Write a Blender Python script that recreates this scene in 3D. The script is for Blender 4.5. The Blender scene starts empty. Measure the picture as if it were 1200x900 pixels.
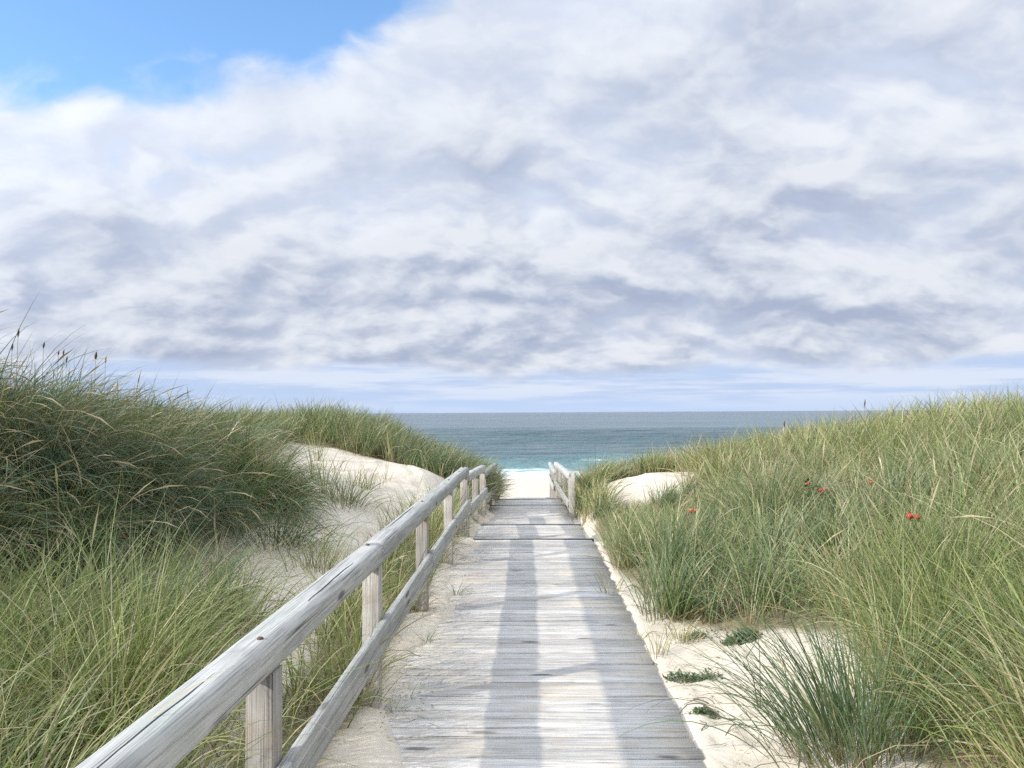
import bpy, bmesh, math, random
import numpy as np
from mathutils import Vector, Matrix

random.seed(7)
rng = np.random.default_rng(11)
C = bpy.context.scene.collection
SC = bpy.context.scene
R = math.radians

# ------------------------------------------------------------------ camera
CAM_H = 1.7
FPX = 900.0
cam_d = bpy.data.cameras.new('camera')
cam_d.lens = 27.0
cam_d.sensor_width = 36.0
cam_d.clip_start = 0.05
cam_d.clip_end = 40000
cam = bpy.data.objects.new('camera', cam_d)
C.objects.link(cam)
_m = Matrix.Rotation(R(1.27), 4, 'Z') @ Matrix.Rotation(R(90 + 2.1), 4, 'X') @ Matrix.Rotation(R(-0.33), 4, 'Z')
cam.matrix_world = Matrix.Translation((0, 0, CAM_H)) @ _m
SC.camera = cam

# ------------------------------------------------------------------ sun direction
SUN = Vector((-1.0, -0.56, 0.585)).normalized()
SUN_EL = math.asin(SUN.z)
SUN_AZ = math.atan2(SUN.x, SUN.y)

# ------------------------------------------------------------------ node helpers
class NT:
    def __init__(s, tree):
        s.t = tree
    def n(s, typ, **kw):
        nd = s.t.nodes.new(typ)
        for k, v in kw.items():
            setattr(nd, k, v)
        return nd
    def l(s, a, b):
        s.t.links.new(a, b)
    def put(s, sock, v):
        if isinstance(v, bpy.types.NodeSocket):
            s.l(v, sock)
        elif v is not None:
            sock.default_value = v
    def math(s, op, a, b=None, c=None, clamp=False):
        nd = s.n('ShaderNodeMath', operation=op)
        nd.use_clamp = clamp
        s.put(nd.inputs[0], a)
        if b is not None: s.put(nd.inputs[1], b)
        if c is not None: s.put(nd.inputs[2], c)
        return nd.outputs[0]
    def vmath(s, op, a, b=None):
        nd = s.n('ShaderNodeVectorMath', operation=op)
        s.put(nd.inputs[0], a)
        if b is not None: s.put(nd.inputs[1], b)
        return nd.outputs[0]
    def xyz(s, v):
        nd = s.n('ShaderNodeSeparateXYZ'); s.l(v, nd.inputs[0])
        return nd.outputs
    def comb(s, x, y, z):
        nd = s.n('ShaderNodeCombineXYZ')
        s.put(nd.inputs[0], x); s.put(nd.inputs[1], y); s.put(nd.inputs[2], z)
        return nd.outputs[0]
    def noise(s, vec, scale, detail=4, rough=.5, dist=0.0):
        nd = s.n('ShaderNodeTexNoise')
        s.put(nd.inputs['Vector'], vec)
        s.put(nd.inputs['Scale'], scale); s.put(nd.inputs['Detail'], detail)
        s.put(nd.inputs['Roughness'], rough); s.put(nd.inputs['Distortion'], dist)
        return nd.outputs['Fac']
    def ss(s, x, a, b, lo=0.0, hi=1.0):
        nd = s.n('ShaderNodeMapRange'); nd.interpolation_type = 'SMOOTHSTEP'
        s.put(nd.inputs[0], x); s.put(nd.inputs[1], a); s.put(nd.inputs[2], b)
        s.put(nd.inputs[3], lo); s.put(nd.inputs[4], hi)
        return nd.outputs[0]
    def mix(s, f, a, b, mode='MIX'):
        nd = s.n('ShaderNodeMix'); nd.data_type = 'RGBA'; nd.blend_type = mode
        s.put(nd.inputs[0], f)
        for sk, v in ((nd.inputs[6], a), (nd.inputs[7], b)):
            if isinstance(v, (tuple, list)): v = tuple(v) + (1,) if len(v) == 3 else v
            s.put(sk, v)
        return nd.outputs[2]
    def ramp(s, f, stops, interp='LINEAR'):
        nd = s.n('ShaderNodeValToRGB'); cr = nd.color_ramp; cr.interpolation = interp
        while len(cr.elements) < len(stops): cr.elements.new(.5)
        for e, (p, c) in zip(cr.elements, stops):
            e.position = p; e.color = tuple(c) + (1,)
        s.l(f, nd.inputs[0])
        return nd.outputs[0]
    def attr(s, name, out='Fac'):
        nd = s.n('ShaderNodeAttribute'); nd.attribute_name = name
        return nd.outputs[out]

def lin(r, g, b):
    f = lambda c: ((c / 255 + .055) / 1.055) ** 2.4 if c > 10 else c / 255 / 12.92
    return (f(r), f(g), f(b))

# ------------------------------------------------------------------ world: Nishita sky behind a deck of stratocumulus
SKY_STRENGTH = 0.1
def build_world():
    w = bpy.data.worlds.new('World'); SC.world = w; w.use_nodes = True
    t = NT(w.node_tree); w.node_tree.nodes.clear()
    out = t.n('ShaderNodeOutputWorld'); bg = t.n('ShaderNodeBackground')
    t.l(bg.outputs[0], out.inputs[0]); bg.inputs[1].default_value = SKY_STRENGTH
    sky = t.n('ShaderNodeTexSky', sky_type='NISHITA'); sky.sun_disc = False
    sky.sun_elevation = SUN_EL; sky.sun_rotation = SUN_AZ; sky.altitude = 0
    sky.air_density = 1.0; sky.dust_density = 0.6; sky.ozone_density = 1.5
    tc = t.n('ShaderNodeTexCoord').outputs['Generated']
    x, y, z = t.xyz(tc)[:3]
    zc = t.math('MAXIMUM', z, 0.0)
    den = t.math('ADD', zc, 0.50)
    u = t.math('DIVIDE', x, den); v = t.math('DIVIDE', y, den)
    def vor(p, scale, detail):
        nd = t.n('ShaderNodeTexVoronoi'); nd.feature = 'SMOOTH_F1'; nd.voronoi_dimensions = '2D'
        t.l(p, nd.inputs['Vector']); nd.inputs['Scale'].default_value = scale
        nd.inputs['Detail'].default_value = detail; nd.inputs['Roughness'].default_value = .5
        nd.inputs['Smoothness'].default_value = .55
        nd.normalize = True
        return nd.outputs['Distance']
    def dens(du, dv):
        p = t.comb(t.math('MULTIPLY', t.math('ADD', u, du + 3.1), .80), t.math('ADD', v, dv + 6.9), 0.0)
        wn = t.n('ShaderNodeTexNoise'); t.l(p, wn.inputs['Vector']); wn.inputs['Scale'].default_value = 4.5
        wn.inputs['Detail'].default_value = 4; wn.inputs['Roughness'].default_value = .6
        wv = t.vmath('MULTIPLY', t.vmath('SUBTRACT', wn.outputs['Color'], (.5, .5, .5)), (.16, .16, 0))
        pw = t.vmath('ADD', p, wv)
        big = t.noise(p, 1.5, 3, .5)
        mid = t.noise(pw, 4.7, 8, .57)
        b = vor(pw, 5.0, 3)
        s = t.math('ADD', t.math('MULTIPLY', big, .62), t.math('MULTIPLY', mid, .46))
        return t.math('SUBTRACT', s, t.math('MULTIPLY', b, .36))
    d0 = dens(0, 0)
    d1 = dens(-.014, -.042)
    lit = t.math('SUBTRACT', d0, d1)          # brighter where the cloud thins upwards and towards the sun
    hole = t.math('SUBTRACT', t.math('ADD', t.math('MULTIPLY', x, -.34), z), .507)
    hl = t.math('ADD', hole, t.math('MULTIPLY', t.math('SUBTRACT', d0, .41), -.36))
    holem = t.math('MULTIPLY', t.ss(hl, -.018, .030), t.math('MULTIPLY', t.ss(z, .56, .70, 1, 0), t.ss(x, .0, .15, 1, 0)))
    gap = t.math('MULTIPLY', t.ss(d0, .36, .27), t.ss(hole, -.13, -.02))
    gap = t.math('MULTIPLY', gap, t.ss(x, -.15, -.35))
    bank = t.math('MULTIPLY', t.ss(z, .05, .10), t.ss(z, .30, .14))
    thick = t.math('ADD', d0, t.math('ADD', t.math('MULTIPLY', bank, .055), t.math('ADD', t.math('MULTIPLY', x, .05), .055)))
    base = t.ramp(thick, [(.24, lin(242, 248, 255)), (.34, lin(224, 233, 248)), (.44, lin(205, 215, 232)), (.57, lin(180, 191, 211))])
    litc = t.ss(lit, -.085, .09)
    col = t.mix(litc, t.mix(1.0, base, lin(238, 240, 246), 'MULTIPLY'), t.mix(.60, base, lin(250, 252, 255)))
    col = t.mix(t.ss(hole, -.20, .0, 0, .30), col, lin(234, 242, 255))
    # low band: pale blue gap under the cloud base with thin streaks
    ps = t.comb(t.math('MULTIPLY', x, 2.2), t.math('MULTIPLY', y, 2.2), t.math('MULTIPLY', z, 30))
    st = t.noise(ps, 1.6, 6, .6)
    low = t.mix(t.ss(st, .44, .60), lin(188, 207, 238), lin(216, 226, 244))
    edge = t.math('ADD', z, t.math('MULTIPLY', t.math('SUBTRACT', t.noise(t.vmath('MULTIPLY', tc, (1, 1, 2.2)), 5.0, 6, .55), .5), .075))
    lowm = t.ss(edge, .046, .066, 1, 0)
    col = t.mix(lowm, col, low)
    col = t.mix(t.ss(z, .0, .030, .75, 0), col, lin(192, 212, 244))
    # extra brightness added to cloud overhead and round the sun, as fill light
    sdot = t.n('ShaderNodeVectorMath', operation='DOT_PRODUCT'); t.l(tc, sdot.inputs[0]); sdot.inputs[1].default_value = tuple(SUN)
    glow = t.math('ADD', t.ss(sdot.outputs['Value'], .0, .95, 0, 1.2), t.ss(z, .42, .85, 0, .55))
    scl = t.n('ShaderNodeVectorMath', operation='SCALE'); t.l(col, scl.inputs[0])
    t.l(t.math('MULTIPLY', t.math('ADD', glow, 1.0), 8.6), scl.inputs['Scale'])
    skyc = t.vmath('MULTIPLY', sky.outputs[0], (1.85, 2.25, 2.55))
    fm = t.math('MAXIMUM', holem, t.math('MULTIPLY', gap, .8))
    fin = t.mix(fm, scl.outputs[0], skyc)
    # below the horizon: dim ground-coloured light
    fin = t.mix(t.ss(z, -.03, -.001, 1, 0), fin, (1.8, 2.1, 2.4))
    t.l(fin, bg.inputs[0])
build_world()

sd = bpy.data.lights.new('sun', 'SUN'); sd.energy = 3.4; sd.angle = R(1.0); sd.color = (1.0, .94, .84)
so = bpy.data.objects.new('sun', sd); C.objects.link(so)
so.rotation_euler = SUN.to_track_quat('Z', 'Y').to_euler(); so.location = (-20, -10, 20)

vs = SC.view_settings
vs.view_transform = 'Standard'; vs.look = 'None'; vs.exposure = 0.3; vs.gamma = 1; vs.use_curve_mapping = False
SC.cycles.max_bounces = 7; SC.cycles.diffuse_bounces = 4; SC.cycles.glossy_bounces = 3
SC.cycles.transmission_bounces = 4; SC.cycles.use_denoising = False; SC.cycles.sample_clamp_direct = 6; SC.cycles.sample_clamp_indirect = 4

# ------------------------------------------------------------------ object helpers
def tag(o, label=None, cat=None, group=None, kind=None):
    if label: o['label'] = label
    if cat: o['category'] = cat
    if group: o['group'] = group
    if kind: o['kind'] = kind
    return o
def empty(name, loc, label=None, cat=None, group=None):
    o = bpy.data.objects.new(name, None); o.location = loc; o.empty_display_size = .1
    C.objects.link(o); return tag(o, label, cat, group)
def link(name, me, mat, parent=None, loc=None):
    me.materials.append(mat)
    o = bpy.data.objects.new(name, me); C.objects.link(o)
    if parent is not None: o.parent = parent
    if loc is not None: o.location = loc
    return o
def mesh_np(name, V, quads=None, tris=None, attrs=None, smooth=True):
    me = bpy.data.meshes.new(name)
    V = np.ascontiguousarray(V, np.float32)
    nq = 0 if quads is None else len(quads); nt = 0 if tris is None else len(tris)
    me.vertices.add(len(V)); me.vertices.foreach_set('co', V.ravel())
    lp = []
    if nq: lp.append(np.asarray(quads, np.int32).ravel())
    if nt: lp.append(np.asarray(tris, np.int32).ravel())
    lp = np.concatenate(lp)
    me.loops.add(len(lp)); me.loops.foreach_set('vertex_index', lp)
    me.polygons.add(nq + nt)
    st = np.concatenate([np.arange(nq) * 4, nq * 4 + np.arange(nt) * 3]).astype(np.int32)
    me.polygons.foreach_set('loop_start', st)
    me.polygons.foreach_set('use_smooth', np.full(nq + nt, smooth, bool))
    for k, a in (attrs or {}).items():
        at = me.attributes.new(k, 'FLOAT', 'POINT'); at.data.foreach_set('value', np.ascontiguousarray(a, np.float32))
    me.update(calc_edges=True); me.validate()
    return me

class Soup:
    """collects pieces into one mesh"""
    def __init__(s): s.V = []; s.Q = []; s.T = []; s.A = []; s.n = 0
    def add(s, V, Q=(), T=(), a=0.0):
        V = np.asarray(V, float).reshape(-1, 3)
        if len(Q): s.Q.append(np.asarray(Q, int).reshape(-1, 4) + s.n)
        if len(T): s.T.append(np.asarray(T, int).reshape(-1, 3) + s.n)
        s.V.append(V); s.A.append(np.full(len(V), a)); s.n += len(V)
    def mesh(s, name, smooth=True):
        return mesh_np(name, np.concatenate(s.V), np.concatenate(s.Q) if s.Q else None,
                       np.concatenate(s.T) if s.T else None, {'rnd': np.concatenate(s.A)}, smooth)

def sweep(soup, pts, prof_fn, frames, a=0.0, cap=True):
    """rings along pts; prof_fn(i) -> (k,2) profile; frames: (side, up) unit vectors"""
    rings = []
    side, up = np.array(frames[0], float), np.array(frames[1], float)
    for i, p in enumerate(pts):
        pr = prof_fn(i)
        rings.append(np.array(p, float) + pr[:, :1] * side + pr[:, 1:] * up)
    k = len(rings[0]); n = len(rings)
    V = np.concatenate(rings)
    idx = np.arange(n * k).reshape(n, k)
    Q = np.stack([idx[:-1], np.roll(idx, -1, 1)[:-1], np.roll(idx, -1, 1)[1:], idx[1:]], -1).reshape(-1, 4)
    T = []
    if cap:
        V = np.concatenate([V, [rings[0].mean(0), rings[-1].mean(0)]])
        c0, c1 = n * k, n * k + 1
        for j in range(k):
            j2 = (j + 1) % k
            T.append((c0, idx[0, j2], idx[0, j])); T.append((c1, idx[-1, j], idx[-1, j2]))
    soup.add(V, Q, T, a)

def tube(soup, pts, radii, k=6, a=0.0):
    pts = np.array(pts, float); n = len(pts)
    tan = np.gradient(pts, axis=0); tan /= np.linalg.norm(tan, axis=1)[:, None] + 1e-9
    ref = np.array([.31, .17, .93]); s = np.cross(tan, ref); s /= np.linalg.norm(s, axis=1)[:, None] + 1e-9
    u = np.cross(s, tan)
    th = np.arange(k) / k * 2 * np.pi
    r = np.asarray(radii, float).reshape(-1, 1, 1) * np.ones((n, 1, 1))
    V = pts[:, None] + r * (np.cos(th)[None, :, None] * s[:, None] + np.sin(th)[None, :, None] * u[:, None])
    V = V.reshape(-1, 3); idx = np.arange(n * k).reshape(n, k)
    Q = np.stack([idx[:-1], idx[1:], np.roll(idx, -1, 1)[1:], np.roll(idx, -1, 1)[:-1]], -1).reshape(-1, 4)
    V = np.concatenate([V, pts[:1], pts[-1:]]); T = []
    for j in range(k):
        j2 = (j + 1) % k
        T += [(n * k, idx[0, j], idx[0, j2]), (n * k + 1, idx[-1, j2], idx[-1, j])]
    soup.add(V, Q, T, a)

def rrect(w, h, r, seg=3):
    pts = []
    for cx, cy, a0 in ((w/2-r, h/2-r, 0), (-w/2+r, h/2-r, 90), (-w/2+r, -h/2+r, 180), (w/2-r, -h/2+r, 270)):
        for i in range(seg + 1):
            a = R(a0 + 90 * i / seg); pts.append((cx + r * math.cos(a), cy + r * math.sin(a)))
    return np.array(pts)

# numpy value noise
_P = rng.random((256, 256))
def vnoise(x, y):
    x = np.asarray(x, float); y = np.asarray(y, float)
    xi = np.floor(x).astype(int); yi = np.floor(y).astype(int)
    fx = x - xi; fy = y - yi
    fx = fx * fx * (3 - 2 * fx); fy = fy * fy * (3 - 2 * fy)
    g = lambda a, b: _P[a & 255, b & 255]
    return (g(xi, yi) * (1-fx) + g(xi+1, yi) * fx) * (1-fy) + (g(xi, yi+1) * (1-fx) + g(xi+1, yi+1) * fx) * fy
def fbm(x, y, o=4):
    s = 0; a = .5
    for i in range(o):
        s = s + a * (vnoise(x * 2**i + 17.3*i, y * 2**i + 5.1*i) - .5); a *= .5
    return s
def sst(x, a, b):
    t = np.clip((x - a) / (b - a), 0, 1); return t * t * (3 - 2 * t)

# ------------------------------------------------------------------ terrain height: thin plate spline through surveyed points
CP = np.array([
 (-1.15,-3,.0),(-1.15,0,.02),(-1.15,2,.03),(-1.15,4,.04),(-1.15,6,.05),(-1.15,8,.05),(-1.15,10.3,.05),(-1.2,12,.0),(-1.2,14.5,-.1),(-1.1,17,-.22),
 (1.05,-3,.0),(1.05,0,.0),(1.05,3,.0),(1.05,5,.0),(1.05,7.5,.0),(1.05,10,-.01),(1.05,12,-.12),(1.05,15,-.3),(1.05,18,-.45),
 (-2.0,3,.05),(-2.0,5,.10),(-2.2,7,.18),(-2.2,9,.24),(-2.2,11,.36),
 (-3.7,5,.34),(-3.4,7,.34),(-3.2,9,.40),(-3.3,11,.60),
 (-4.6,6,.95),(-4.5,8,1.0),(-4.5,10,1.0),(-4.5,12,.95),
 (-5.8,5,1.50),(-5.8,7.5,1.74),(-5.8,10,1.46),(-5.8,12,1.25),(-5.5,15,.92),
 (-8,8,1.5),(-8,12,1.2),(-8,16,1.05),(-12,10,1.2),(-9,3,.9),(-5,2.3,.6),(-3,1,.1),(-8,0,.5),(-3,-3,0),(-10,-4,.5),
 (-4.1,16,.86),(-3.0,15.5,.76),(-1.9,15,.52),(-3.3,13.2,.52),(-2.5,12.5,.38),(-1.5,13,.18),
 (-6.4,18.5,1.08),(-5,18.5,1.27),(-4,18.5,.95),(-2.7,18,.5),(-1.8,18,.15),(-1.2,19,-.2),(-5,21.5,1.0),(-3,21.5,.3),(-8,21,1.1),(-12,18,1.1),
 (1.4,3,.06),(1.6,5,.10),(1.5,8,.08),(1.6,10.5,.06),
 (2.2,5.8,.22),(2.1,3.6,.2),(2.5,8,.30),(2.3,2.2,.3),(3.1,3,.5),(3.5,5,.6),(4,8,.80),(5,6,1.0),(5,10,1.0),(4,12,.65),
 (5.8,9,1.22),(5.1,12,1.08),(5.4,14,.88),(4.1,16,.42),(3.2,19,.02),(1.8,20,-.3),
 (7,9,1.4),(10,9,1.4),(10,14,1.1),(12,5,1.3),(8,4,1.3),(5,2,.85),(4,-1,.5),(8,-3,.8),(8,18,.7),(12,20,.6),(6,20,.2),
 (2.0,14.5,.50),(1.35,13.2,.22),(2.7,14.2,.50),(1.4,15.8,.18),(2.0,11,.04),(3,11,.30),(2.9,16.5,.25),
 (0,22,-1.0),(0,26,-1.7),(-4,26,-.6),(4,26,-.9),(-10,26,0),(10,26,-.2),
], float)
def _tk(d2):
    return np.where(d2 > 1e-12, .5 * d2 * np.log(np.maximum(d2, 1e-12)), 0)
_n = len(CP)
_K = np.zeros((_n + 3, _n + 3))
_K[:_n, :_n] = _tk(((CP[:, None, :2] - CP[None, :, :2]) ** 2).sum(-1)) + np.eye(_n) * .05
_K[:_n, _n] = 1; _K[:_n, _n+1:] = CP[:, :2]; _K[_n:, :_n] = _K[:_n, _n:].T
_W = np.linalg.solve(_K, np.concatenate([CP[:, 2], [0, 0, 0]]))
def tps(x, y):
    x = np.clip(x, -12, 12); y = np.clip(y, -4, 26)
    out = np.empty(len(x))
    for i in range(0, len(x), 20000):
        xs, ys = x[i:i+20000], y[i:i+20000]
        d2 = (xs[:, None] - CP[None, :, 0]) ** 2 + (ys[:, None] - CP[None, :, 1]) ** 2
        out[i:i+20000] = _tk(d2) @ _W[:_n] + _W[_n] + _W[_n+1] * xs + _W[_n+2] * ys
    return out
PATH_Y = np.array([-30, 10.4, 10.8, 13.0, 13.4, 17.6, 18.0, 20.6, 31, 40])
PATH_Z = np.array([0, 0, -.17, -.19, -.36, -.42, -.55, -.62, -1.75, -4.2])
BEACH_Y = np.array([-100, 26, 30, 40, 60, 76, 110, 200, 400]); BEACH_Z = np.array([-1, -1.2, -2.4, -3.9, -4.25, -4.52, -5.2, -7, -9])
_rd = random.Random(5)
DENTS = [(_rd.uniform(.98, 1.9), _rd.uniform(3.0, 8), _rd.uniform(.045, .08), _rd.uniform(.012, .03)) for _ in range(42)]
DENTS += [(_rd.uniform(-3.6, -1.6), _rd.uniform(11.5, 16), _rd.uniform(.07, .13), _rd.uniform(.02, .04)) for _ in range(30)]
DENTS += [(_rd.uniform(-.95, -.65), _rd.uniform(3.3, 9), _rd.uniform(.045, .07), _rd.uniform(.008, .016)) for _ in range(14)]
def H(x, y):
    x = np.asarray(x, float).ravel(); y = np.asarray(y, float).ravel()
    z = tps(x, y)
    far = sst(np.abs(x), 9, 14)
    z = z + fbm(x * .45 + 9, y * .45, 3) * .34 * sst(np.abs(x), 1.4, 4.5)
    z = z + fbm(x * .12, y * .12 + 40, 3) * 2.2 * far
    # path corridor
    pz = np.interp(y, PATH_Y, PATH_Z) - .075
    corr = 1 - sst(np.abs(x - np.where(x > 0, 0.0, 0.0)), .80, 1.12)
    z = z * (1 - corr) + pz * corr
    # sand drifted over the left edge of the deck and a little over the right edge
    edge = -.68 + fbm(y * .9, y * 0 + 3.3, 3) * .65 + .05 * np.sin(y * 2.1) - .14 * sst(y, 9.5, 10.6)
    drift = (1 - sst(x, edge - .16, edge + .14)) * sst(x, -1.25, -1.0) * sst(y, -2, 1)
    z = z + drift * .105 * (corr) * (1 - sst(y, 16.5, 18))
    e2 = .87 + fbm(y * 1.1 + 50, y * 0 + 9.3, 3) * .28
    z = z + sst(x, e2 - .09, e2 + .05) * corr * .075 * (1 - sst(y, 10.2, 10.5))
    # beach beyond the dunes
    bz = np.interp(y, BEACH_Y, BEACH_Z)
    bm = sst(y, 21 + 1.5 * np.tanh(np.abs(x) / 6), 38)
    z = z * (1 - bm) + bz * bm
    # trampled, wind-rippled sand
    amp = (1 - sst(y, 20, 40))
    z = z + amp * (fbm(x * 3.1, y * 3.1 + 7, 3) * .05 * sst(np.abs(x), .8, 1.3) + fbm(x * 9 + 3, y * 9, 2) * .022)
    for fx, fy, fr, fd in DENTS:
        k = (np.abs(x - fx) < fr * 2.6) & (np.abs(y - fy) < fr * 3.4)
        if k.any():
            q = ((x[k] - fx) / fr) ** 2 + ((y[k] - fy) / (fr * 1.5)) ** 2
            z[k] += fd * (-np.exp(-q) + .45 * np.exp(-(np.sqrt(q) - 1.5) ** 2 * 3))
    return z
def H1(x, y): return float(H([x], [y])[0])

cam_inv = cam.matrix_world.inverted()
def ray_dir(px, py):
    d = Vector(((px - 600) / FPX, (450 - py) / FPX, -1)).normalized()
    return (cam.matrix_world.to_3x3() @ d)
def on_ground(px, py, dz=0.0, tmax=40):
    """point of the terrain (raised by dz) met by the line of sight"""
    d = ray_dir(px, py)
    ts = np.arange(1.2, tmax, .03)
    X, Y, Z = d.x * ts, d.y * ts, CAM_H + d.z * ts
    h = H(X, Y) + dz
    k = np.argmax(Z < h)
    return (X[k], Y[k], h[k] - dz)

# ------------------------------------------------------------------ materials
def new_mat(name):
    m = bpy.data.materials.new(name); m.use_nodes = True
    t = NT(m.node_tree); m.node_tree.nodes.clear()
    out = t.n('ShaderNodeOutputMaterial'); b = t.n('ShaderNodeBsdfPrincipled')
    t.l(b.outputs[0], out.inputs[0])
    return m, t, b, out

def mat_sand():
    m, t, b, out = new_mat('sand')
    p = t.n('ShaderNodeTexCoord').outputs['Object']
    lit = t.attr('litter')
    n1 = t.noise(p, 1.3, 5, .6); n2 = t.noise(p, 260, 2, .6); n3 = t.noise(p, 22, 5, .65)
    c = t.mix(t.ss(n1, .35, .68), (.60, .52, .41), (.70, .63, .52))
    c = t.mix(t.ss(n2, .45, .75, 0, .30), c, (.42, .35, .27))
    # scattered dry plant crumbs
    c = t.mix(t.math('MULTIPLY', t.ss(t.noise(p, 60, 3, .7), .66, .72), t.ss(n1, .42, .6, 0, .75)), c, (.20, .16, .11))
    straw = t.mix(t.ss(n3, .35, .65), (.10, .085, .05), (.30, .25, .15))
    c = t.mix(t.math('MULTIPLY', lit, t.ss(n3, .2, .5, .55, 1)), c, straw)
    t.l(c, b.inputs['Base Color']); b.inputs['Roughness'].default_value = .95
    b.inputs['Specular IOR Level'].default_value = .15
    rip = t.math('ADD', t.math('MULTIPLY', t.noise(p, 9, 5, .6), 1.0), t.math('MULTIPLY', n2, .08))
    bm = t.n('ShaderNodeBump'); bm.inputs['Strength'].default_value = .55; bm.inputs['Distance'].default_value = .035
    t.l(rip, bm.inputs['Height']); t.l(bm.outputs[0], b.inputs['Normal'])
    return m

def mat_wood(name, axis, dark=(.22, .21, .20), mid=(.44, .43, .41), pale=(.62, .61, .59), green=0.0, brown=0.0, dusty=False):
    m, t, b, out = new_mat(name)
    p = t.n('ShaderNodeTexCoord').outputs['Object']
    r = t.attr('rnd')
    off = t.comb(t.math('MULTIPLY', r, 37.0), t.math('MULTIPLY', r, 91.0), t.math('MULTIPLY', r, 53.0))
    sc = [1.0, 1.0, 1.0]; 
    lo = {'x': (1.1, 26, 26), 'y': (26, 1.1, 26), 'z': (26, 26, 1.1)}[axis]
    hi = {'x': (3.0, 190, 190), 'y': (190, 3.0, 190), 'z': (190, 190, 3.0)}[axis]
    cr = {'x': (1.6, 130, 130), 'y': (130, .9, 130), 'z': (130, 130, 1.6)}[axis]
    g1 = t.noise(t.vmath('ADD', t.vmath('MULTIPLY', p, lo), off), 1, 5, .6, .6)
    g2 = t.noise(t.vmath('ADD', t.vmath('MULTIPLY', p, hi), off), 1, 3, .6)
    g3 = t.noise(t.vmath('ADD', t.vmath('MULTIPLY', p, cr), off), 1, 2, .5, .3)
    blot = t.noise(t.vmath('ADD', p, off), 3.5, 5, .6)
    c = t.mix(t.ss(g1, .30, .70), mid, pale)
    c = t.mix(t.ss(g2, .46, .66, 0, .65), c, dark)
    c = t.mix(t.ss(g3, .66, .70, 0, .9), c, (.07, .065, .06))       # drying checks
    c = t.mix(t.ss(blot, .52, .72, 0, .38), c, (dark[0]*1.15, dark[1]*1.15, dark[2]*1.15))
    # tone of each piece of timber
    k = t.ss(r, 0, 1, .78, 1.12)
    sv = t.n('ShaderNodeVectorMath', operation='SCALE'); t.l(c, sv.inputs[0]); t.l(k, sv.inputs['Scale'])
    c = sv.outputs[0]
    if green:
        c = t.mix(t.ss(t.noise(t.vmath('ADD', p, off), 1.9, 4, .6), .48, .70, 0, green), c, (.33, .37, .30))
    if brown:
        c = t.mix(t.ss(t.noise(t.vmath('ADD', p, off), 5, 4, .6), .45, .70, 0, brown), c, (.34, .27, .19))
    # knots
    vo = t.n('ShaderNodeTexVoronoi'); vo.inputs['Scale'].default_value = 1.0
    ks = {'x': (1.5, 6, 6), 'y': (6, 1.5, 6), 'z': (7, 7, 2.4)}[axis]
    t.l(t.vmath('ADD', t.vmath('MULTIPLY', p, ks), off), vo.inputs['Vector'])
    c = t.mix(t.ss(t.math('ADD', vo.outputs['Distance'], t.math('MULTIPLY', g1, .08)), .12, .19, .8, 0), c, (.10, .085, .07))
    hgt = t.math('ADD', t.math('MULTIPLY', g2, .5), t.math('MULTIPLY', g1, .6))
    hgt = t.math('SUBTRACT', hgt, t.ss(g3, .64, .70, 0, .8))
    if dusty:
        d1 = t.noise(p, 1.7, 5, .62, .4); d2 = t.noise(t.vmath('MULTIPLY', p, (1.2, 14, 14)), 1.0, 4, .6)
        x = t.xyz(p)[0]
        xe = t.ss(t.math('ABSOLUTE', x), .25, .9, 0, .10)
        f = t.ss(t.math('ADD', t.math('ADD', t.math('MULTIPLY', d1, .65), t.math('MULTIPLY', d2, .4)), xe), .53, .70, 0, .78)
        c = t.mix(f, c, (.62, .55, .45))
        c = t.mix(t.ss(t.noise(p, 75, 3, .7), .66, .72, 0, .8), c, (.13, .11, .08))
    t.l(c, b.inputs['Base Color']); b.inputs['Roughness'].default_value = .88
    b.inputs['Specular IOR Level'].default_value = .2
    bm = t.n('ShaderNodeBump'); bm.inputs['Strength'].default_value = .6; bm.inputs['Distance'].default_value = .006
    t.l(hgt, bm.inputs['Height']); t.l(bm.outputs[0], b.inputs['Normal'])
    return m

def mat_plain(name, col, rough=.8, var=.3, scale=30, metal=0):
    m, t, b, out = new_mat(name)
    p = t.n('ShaderNodeTexCoord').outputs['Object']
    n = t.noise(p, scale, 4, .6)
    c = t.mix(t.ss(n, .3, .7), tuple(x * (1 - var) for x in col), tuple(min(1, x * (1 + var)) for x in col))
    t.l(c, b.inputs['Base Color']); b.inputs['Roughness'].default_value = rough; b.inputs['Metallic'].default_value = metal
    return m

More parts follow.
